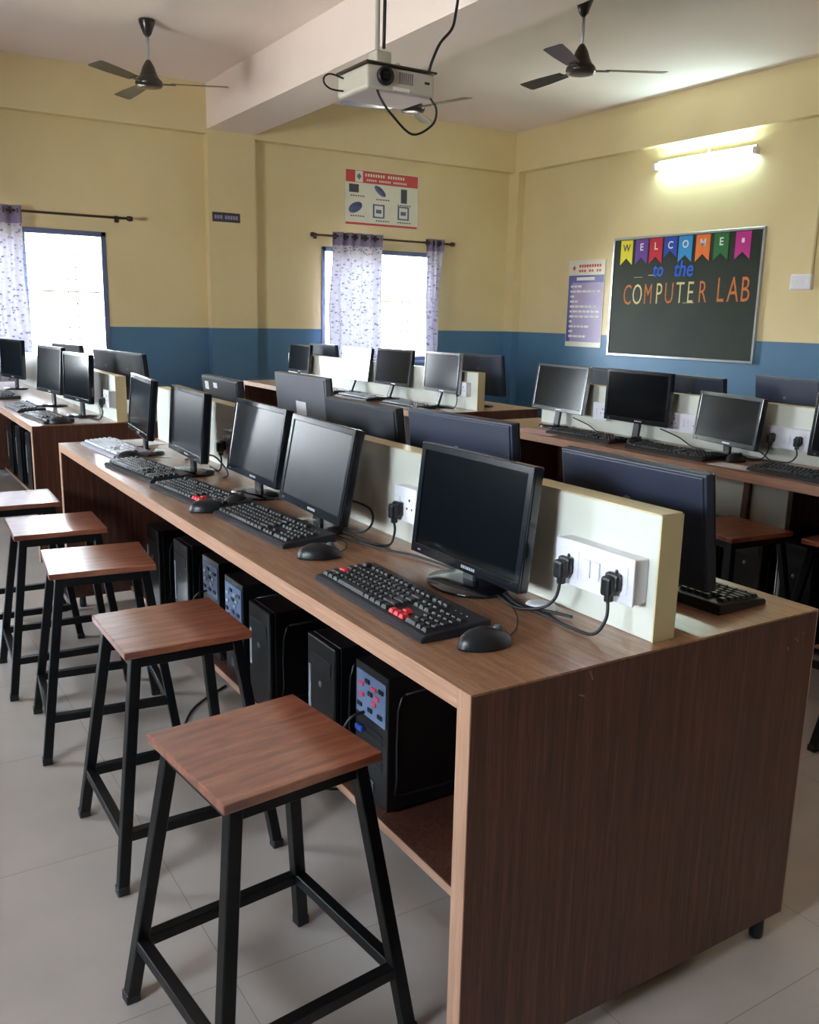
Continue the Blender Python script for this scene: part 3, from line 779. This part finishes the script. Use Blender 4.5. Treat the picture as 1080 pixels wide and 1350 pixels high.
tower(.29, 5.62, 0, 'black tower standing third under the left rear desk at the left photo edge', False, .42)
tower(.29, 6.05, 0, 'black tower standing fourth under the left rear desk at the left photo edge', False, .42)
tower(.29, 6.45, 0, 'farthest black tower under the left rear desk at the left photo edge', False, .42)
tower(2.49, 2.72, 0, 'dark tower under the left end of the right desk', True, .38)
tower(2.49, 1.62, 0, 'black tower under the right desk behind the dark red stool', False, .38)
tower(2.49, 1.36, 0, 'black tower under the right desk just right of the wooden batten', False, .38)
tower(2.49, 1.12, 0, 'black tower under the right desk nearer the right photo edge', False, .38)
tower(2.49, 3.95, 0, 'tower under the near end of the rear desk', True, .38)

# ------------------------------------------------------------------ stools
def stool_meshes():
    hs, t, H = .155, .018, .575
    seat = MB().box(-hs, hs, -hs, hs, H-t, H, .002, 2)
    b = .026; top = hs-.032; bot = hs+.04
    parts = [('seat', seat.mesh('seat', 'seat'))]
    sp = MB()
    for s in (-1, 1):
        sp.box(-top, top, s*top-b/2, s*top+b/2, H-t-.03, H-t, .001, 1)
        sp.box(s*top-b/2, s*top+b/2, -top, top, H-t-.03, H-t, .001, 1)
    parts.append(('seat_frame', sp.mesh('seat_frame', 'blackmetal')))
    for sx in (-1, 1):
        for sy in (-1, 1):
            parts.append(('leg', MB().bar((sx*bot, sy*bot, .008), (sx*top, sy*top, H-t-.003), b, b, .002, up=(0, 1, 0)).mesh('leg', 'blackmetal')))
            parts.append(('rubber_foot', MB().box(sx*bot-.0142, sx*bot+.0142, sy*bot-.0142, sy*bot+.0142, 0, .022, .002, 1).mesh('rubber_foot', 'black')))
    z = .135; m = bot+(top-bot)*(z/(H-t))
    for a, c in (((-m, -m), (m, -m)), ((m, -m), (m, m)), ((m, m), (-m, m)), ((-m, m), (-m, -m))):
        parts.append(('stretcher', MB().bar((a[0], a[1], z), (c[0], c[1], z), .024, .024, .0015).mesh('stretcher', 'blackmetal')))
    return parts
SM = stool_meshes()
def stool(x, y, rz, label, group='square wooden stools with black steel legs', s=1):
    r = thing('stool', label, 'stool', (x, y, 0), rz, group)
    lg = None
    for n, me in SM:
        o = share(n, me, lg if n == 'rubber_foot' else r)
        if n == 'leg': lg = o
    return r
RD = math.radians
stool(-.199, .357, RD(6), 'nearest square wooden stool in the foreground before the desk end')
stool(-.145, 1.07, RD(0), 'second stool from the camera standing along the nearest desk')
stool(-.155, 1.785, RD(-6), 'third stool from the camera, left half of its seat shining white')
stool(-.175, 2.33, RD(-3), 'fourth stool from the camera with a bright shining seat')
stool(-.23, 2.87, RD(-2), 'fifth stool from the camera at the left photo edge beside the desk end')
stool(2.06, 1.13, RD(-6), 'dark red wooden stool in the aisle before the right desk')
stool(2.285, .725, RD(1), 'stool half under the right desk at the right photo edge')
stool(1.94, .30, RD(-1), 'lowest seen stool at the right photo edge beside the nearest desk end panel')

# ------------------------------------------------------------------ ceiling fans
def fan(x, y, zb, rz, label):
    r = thing('ceiling_fan', label, 'ceiling fan', (x, y, zb), rz, 'dark brown ceiling fans')
    H = ZC-zb
    part('canopy', MB().lathe([(0, H-.001), (.062, H-.001), (.06, H-.02), (.03, H-.1), (.012, H-.12), (0, H-.12)], 24), 'fan', r)
    part('down_rod', MB().tube([(0, 0, .15), (0, 0, H-.1)], .011, 10, 0), 'silver', r)
    part('motor', MB().lathe([(0, 0), (.06, .001), (.095, .010), (.105, .03), (.1, .05), (.075, .075), (.058, .11), (.045, .15), (.025, .185), (.014, .2), (0, .2)], 32), 'fan', r)
    for k in range(3):
        a = k*2*PI/3
        R = Matrix.Rotation(a, 4, 'Z')
        ba = part('blade_arm', MB().box(.085, .2, -.02, .02, .028, .032, .001, 1, R), 'fan', r)
        pts = [(.17, -.045), (.4, -.062), (.585, -.066), (.6, -.05), (.6, .05), (.585, .066), (.4, .062), (.17, .045)]
        part('fan_blade', MB().poly(pts, .003, R@Matrix.Translation((0, 0, .034))@Matrix.Rotation(RD(9), 4, 'X')), 'fan', ba)
    return r
fan(1.43, 6.32, 3.01, RD(-25), 'ceiling fan left of the cross beam near the left window')
fan(3.77, 4.05, 3.0, RD(-30), 'ceiling fan right of the projector above the blackboard side')
fan(3.44, 5.72, 2.99, RD(-75), 'ceiling fan partly hidden behind the hanging projector')

# ------------------------------------------------------------------ projector
r = thing('projector', 'white projector hanging from the ceiling on a pole with its lens facing the camera', 'projector', (.892, 1.81, 2.062))
w, d, h = .133, .105, .078
part('projector_body', MB().box(-w, w, -d, d, 0, h, .012, 3), 'proj', r)
part('top_plate', MB().box(-w-.004, w+.006, -d-.004, d+.004, h+.001, h+.008, .002, 1), 'rod', r)
part('lens_ring', MB().lathe([(0, 0), (.03, 0), (.03, .012), (.026, .018), (.022, .012), (0, .010)], 28, Matrix.Translation((-.067, -d, .045))@Matrix.Rotation(PI/2, 4, 'X')), 'black', r)
part('lens', MB().lathe([(0, .016), (.013, .014), (.021, .010), (0, .009)], 24, Matrix.Translation((-.067, -d, .045))@Matrix.Rotation(PI/2, 4, 'X')), 'lens', r)
g = MB()
for k in range(7): g.box(-.01+k*.008, -.006+k*.008, -d-.001, -d+.001, .03, .066)
part('vent_grille', g, 'grey', r)
part('remote_sensor', MB().box(.09, .11, -d-.001, -d+.002, .042, .05, .0005, 1), 'black', r)
part('logo_strip', MB().box(-.035, .03, -d-.002, -d+.002, .006, .018, .0005, 1), 'paper', r, 'white strip')
part('mount_head', MB().box(-.05, .01, -.02, .04, h+.008, h+.07, .004, 1).box(.03, .045, -.02, .02, h+.008, h+.04, .002, 1), 'proj', r)
part('mount_pole', MB().tube([(-.03, .01, h+.06), (-.03, .01, ZC-2.063)], .008, 12, 0), 'proj', r)
part('mount_flange', MB().lathe([(0, 0), (.06, 0), (.06, .01), (0, .012)], 20, Matrix.Translation((-.03, .01, ZC-2.062-.013))), 'proj', r)
part('data_cable', MB().tube([(-.014, -.006, h+.08), (-.012, -.01, h+.5), (-.012, -.008, ZC-2.062)], .006, 8, 4), 'cable', r)
part('hanging_cable', MB().tube([(-.092, -.1, .0), (-.085, -.115, -.03), (-.05, -.12, -.07), (.035, -.12, -.125), (.115, -.12, -.085), (.13, -.12, -.035), (.11, -.11, .0)], .004, 8, 6), 'cable', r)
part('side_cable_loop', MB().tube([(-w, .06, .06), (-.185, .05, .065), (-.215, .04, .05), (-.215, .04, .03), (-.185, .05, .018), (-w, .06, .02)], .003, 8, 5), 'cable', r)
part('supply_cable', MB().tube([(.11, -.1, h+.01), (.115, -.11, h+.04), (.145, -.11, h+.1), (.19, -.11, h+.15), (.205, -.11, h+.2), (.22, -.11, h+.32), (.24, -.1, h+.6), (.25, -.08, ZC-2.062)], .005, 8, 5), 'cable', r)

# ------------------------------------------------------------------ tube light, switch box
r = thing('tube_light', 'glowing fluorescent tube light on the yellow wall above the blackboard', 'light', (XR, 5.12, 2.845))
part('batten', MB().box(-.03, 0, -.58, .58, .01, .06, .004, 1), 'white', r)
part('tube', MB().tube([(-.055, -.56, 0), (-.055, .56, 0)], .015, 14, 0), 'tube', r)
for s in (-1, 1): part('tube_holder', MB().box(-.075, 0, s*.585-.015, s*.585+.015, -.025, .035, .005, 2), 'white', r)
part('starter', MB().lathe([(0, 0), (.012, 0), (.012, .04), (0, .042)], 12, Matrix.Translation((-.03, -.05, .06))), 'white', r)
r = thing('switch_box', 'small white switch box on the yellow wall right of the blackboard', 'switch box', (XR, 3.94, 1.70))
part('box_body', MB().box(-.05, 0, -.1, .1, -.065, .065, .006, 2), 'white', r)
part('box_cover', MB().box(-.054, -.05, -.09, .09, -.055, .055, .002, 1), 'white', r)
for k in (-1, 1): part('rocker_switch', MB().box(-.058, -.054, k*.03-.01, k*.03+.01, -.018, .018, .002, 1), 'white', r)
tag(part('conduit_pipe', MB().tube([(XR-.014, 3.86, 1.765), (XR-.014, 3.86, 3.035)], .012, 10, 0), 'creamedge'), 'cream conduit pipe rising up the wall from the switch box', 'pipe')

# ------------------------------------------------------------------ blackboard, bunting, chalk words
r = thing('blackboard', 'framed dark green blackboard on the right wall with chalk words and paper flags', 'blackboard', (XR, 5.305, 1.585))
hw, hh = .925, .59
part('writing_surface', MB().box(-.02, -.004, -hw, hw, -hh, hh), 'chalk', r)
fr = MB()
for s in (-1, 1):
    fr.box(-.03, 0, -hw-.018, hw+.018, s*(hh+.008)-.012, s*(hh+.008)+.012, .003, 1)
    fr.box(-.03, 0, s*(hw+.008)-.012, s*(hw+.008)+.012, -hh, hh, .003, 1)
part('aluminium_frame', fr, 'alu', r)
def wall_text(txt, size, y, z, mat, name, parent, base, width=1, bold=.0, shear=0):
    me = text_mesh(txt, size, .0008, bold, shear, width); me.materials.clear(); me.materials.append(M[mat])
    o = put(name, me, parent); o.rotation_euler = ROT_RW; o.location = Vector((XR-.0212, y, z))-Vector(base)
    return o
base = (XR, 5.305, 1.585)
cols = ['chalkorange', 'chalkcream', 'chalkorange', 'chalkcream', 'chalkorange', 'chalkcream', 'chalkcream', 'chalkorange']
ys = [6.0, 5.86, 5.71, 5.565, 5.43, 5.29, 5.16, 5.01]
for ch, y, c in zip('COMPUTER', ys, cols): wall_text(ch, .30, y, 1.60+(6.0-y)*.02, c, 'chalk_letter', r, base, .6 if ch != 'M' else .52, -.002)
for ch, y, c in zip('LAB', (4.80, 4.655, 4.52), ('chalkorange', 'chalkorange', 'chalkorange')): wall_text(ch, .33, y, 1.635, c, 'chalk_letter', r, base, .6, -.001)
wall_text('to', .2, 5.60, 1.85, 'chalkblue', 'chalk_word', r, base, .8, .003, .15)
wall_text('the', .22, 5.27, 1.85, 'chalkblue', 'chalk_word', r, base, .85, .003, .15)
part('chalk_dashes', MB().box(-.0212, -.0205, .33, .42, .215, .222).box(-.0212, -.0205, .50, .62, .2, .204).box(-.0212, -.0205, -.2, -.06, -.06, -.056), 'chalkcream', r)
fy = [6.05, 5.84, 5.645, 5.455, 5.265, 5.05, 4.835, 4.59]
names = ['yellow', 'purple', 'red', 'dark blue', 'light blue', 'orange', 'green', 'magenta']
marks = ['W', 'E', 'L', 'C', 'O', 'M', 'E', '']
for i, y in enumerate(fy):
    fl = thing('paper_flag', names[i]+' swallowtail paper flag at the top of the blackboard', 'paper flag', (XR-.023, y, 2.165), group='bunting flags on the blackboard')
    wd, hg = (.085, .25 if i != 3 else .2)
    mb = MB().poly([(-wd, 0), (wd, 0), (wd, -hg), (0, -hg+.07), (-wd, -hg)], .001, FACE_MX.to_4x4())
    part('flag_sheet', mb, 'flag%d' % i, fl)
    if marks[i]:
        me = text_mesh(marks[i], .1, .0005, .002); me.materials.clear(); me.materials.append(M['ink' if i == 0 else 'paper'])
        o = put('flag_letter', me, fl, (-.0018, 0, -.08)); o.rotation_euler = ROT_RW
    else:
        part('flag_mark', MB().box(-.0025, -.001, -.015, .015, -.1, -.06), 'paper', fl)

# ------------------------------------------------------------------ posters and sign
def rects(items, d=.0012):
    mb = MB()
    for a0, a1, b0, b1 in items: mb.box(a0, a1, -d, .0001, b0, b1)
    return mb
r = thing('hardware_poster', 'white poster of computer parts with red header on the wall above the middle window', 'poster', (4.49, YF, 2.60))
W2, H2 = .47, .29
part('poster_sheet', MB().box(-W2, W2, -.006, 0, -H2, H2), 'poster', r)
def fw(mb_items, mat, name, y=-.0068, label=None):
    mb = MB()
    for a0, a1, b0, b1 in mb_items: mb.box(a0, a1, y, y+.0012, b0, b1)
    return part(name, mb, mat, r, label)
fw([(-W2+.01, W2-.01, .155, .28)], 'posterred', 'header_band')
fw([(-.345, -.25, .16, .275)], 'poster', 'header_emblem_patch', -.0074)
part('header_emblem', MB().poly([(-.03, 0), (0, -.035), (.03, 0), (0, .035)], .001, Matrix.Translation((-.297, -.0076, .218))@FACE_MY.to_4x4()), 'inkblue', r)
it = []
for k in range(16):
    if k != 8: it.append((-.22+k*.032, -.2+k*.032, .225, .255))
for k in range(20):
    if k not in (5, 12): it.append((-.2+k*.026, -.184+k*.026, .178, .198))
fw(it, 'poster', 'header_lettering', -.0076)
fw([(-W2+.01, W2-.01, -.285, -.262)], 'posterred', 'footer_band')
for q in ((-.42, -.30, .05, .135), (.24, .32, -.02, .13)): fw([q], 'ink', 'dark_picture')
for cx, cy, a, b, ro, mt in ((-.03, .085, .085, .035, -.6, 'inkblue'), (-.34, -.105, .09, .05, .45, 'inkblue')):
    part('part_picture', MB().lathe([(0, 0), (1, 0), (1, .001), (0, .001)], 20, Matrix.Translation((cx, -.0066, cy))@FACE_MY.to_4x4()@Matrix.Rotation(ro, 4, 'Z')@Matrix.Diagonal((a, b, 1, 1))), mt, r)
it = []
for a, b in ((-.12, -.14), (.2, -.14)):
    it += [(a, a+.15, b+.07, b+.085), (a, a+.02, b-.05, b+.085), (a+.13, a+.15, b-.05, b+.085), (a, a+.15, b-.06, b-.045), (a+.04, a+.11, b-.01, b+.03)]
fw(it, 'inkblue', 'part_picture_outline')
it = []
for a, b in ((-.4, .01), (-.08, -.01), (.2, -.05), (-.4, -.2), (-.08, -.235), (.2, -.235)):
    for k in range(6): it.append((a+.03*k, a+.03*k+.02, b, b+.012))
fw(it, 'ink', 'caption_lettering')

r = thing('rules_poster', 'tall narrow purple text poster on the wall left of the blackboard', 'poster', (XR-.0015, 6.66, 1.52))
W3, H3 = .29, .475
part('poster_sheet', MB().box(-.006, 0, -W3, W3, -H3, H3), 'poster', r)
def rw(items, mat, name, x=-.0068):
    mb = MB()
    for a0, a1, b0, b1 in items: mb.box(x, x+.0012, -a1, -a0, b0, b1)   # a grows to the viewer's right
    return part(name, mb, mat, r)
rw([(-W3+.01, W3-.01, -.42, .31)], 'posterlilac', 'lilac_field')
rw([(-W3+.01, -W3+.07, -.42, .31), (-W3+.07, W3-.01, .23, .31)], 'posterblue', 'blue_margin', -.0074)
it = []
for k in range(9): it.append((-.12+k*.04, -.092+k*.04, .395, .425))
for k in range(9):
    if k not in (3, 6): it.append((-.12+k*.04, -.092+k*.04, .345, .37))
rw(it, 'posterred', 'title_lettering')
part('title_emblem', MB().poly([(-.025, 0), (0, -.03), (.025, 0), (0, .03)], .001, Matrix.Translation((-.007, .2, .39))@FACE_MX.to_4x4()), 'posterred', r)
it = [(-.15, .14, .255, .29)]
random.seed(3)
for k in range(11):
    z = .19-k*.055; x = -.24
    while x < .2:
        w = random.uniform(.03, .08); it.append((x, min(x+w, .24), z-.012, z+.012)); x += w+.012
        if random.random() < .12: break
rw(it, 'paper', 'rule_lettering', -.0078)

r = thing('name_plate', 'small dark purple sign with pale letters on the column between the far windows', 'sign', (2.63, YF-.1, 2.27))
part('plate', MB().box(-.145, .145, -.006, 0, -.045, .045, .001, 1), 'ink', r)
it = MB()
for k in range(3): it.box(-.125+k*.03, -.102+k*.03, -.0072, -.006, -.018, .018)
for k in range(5): it.box(-.015+k*.028, .006+k*.028, -.0072, -.006, -.018, .018)
part('plate_lettering', it, 'posterlilac', r)

# ------------------------------------------------------------------ world, camera, render settings
w = bpy.data.worlds.new('daylight_sky'); SC.world = w; w.use_nodes = True
nt = w.node_tree; nt.nodes.clear()
out = nt.nodes.new('ShaderNodeOutputWorld'); bg = nt.nodes.new('ShaderNodeBackground')
tc = nt.nodes.new('ShaderNodeTexCoord'); s = nt.nodes.new('ShaderNodeSeparateXYZ')
nt.links.new(tc.outputs['Generated'], s.inputs[0])
cr = ramp(nt, s.outputs[2], [(.0, (.9, .93, .95, 1)), (.12, (.86, .93, 1, 1)), (.7, (.6, .76, 1, 1))])
nt.links.new(cr, bg.inputs[0]); bg.inputs[1].default_value = 26.0
nt.links.new(bg.outputs[0], out.inputs[0])

cam = bpy.data.cameras.new('camera'); co = bpy.data.objects.new('camera', cam); COL.objects.link(co); SC.camera = co
F, yaw, pitch, roll = 1182.603, .5636, .2140, .0210
f = Vector((math.sin(yaw)*math.cos(pitch), math.cos(yaw)*math.cos(pitch), -math.sin(pitch)))
rt = Vector((math.cos(yaw), -math.sin(yaw), 0)); up = rt.cross(f)
r2 = rt*math.cos(roll)+up*math.sin(roll); u2 = -rt*math.sin(roll)+up*math.cos(roll)
mx = Matrix((r2, u2, -f)).transposed().to_4x4(); mx.translation = (-.783, -1.0488, 1.3348)
co.matrix_world = mx
cam.sensor_fit = 'VERTICAL'; cam.sensor_height = 36; cam.lens = F/1350*36; cam.clip_start = .02; cam.clip_end = 300

SC.view_settings.view_transform = 'Standard'; SC.view_settings.look = 'None'
SC.view_settings.gamma = 1; SC.view_settings.use_curve_mapping = False
SC.view_settings.exposure = 1.5
SC.cycles.use_denoising = True
SC.cycles.max_bounces = 10; SC.cycles.diffuse_bounces = 6; SC.cycles.glossy_bounces = 4; SC.cycles.transparent_max_bounces = 12
SC.cycles.sample_clamp_indirect = 6
SC.cycles.caustics_reflective = False; SC.cycles.caustics_refractive = False
bpy.context.view_layer.update()
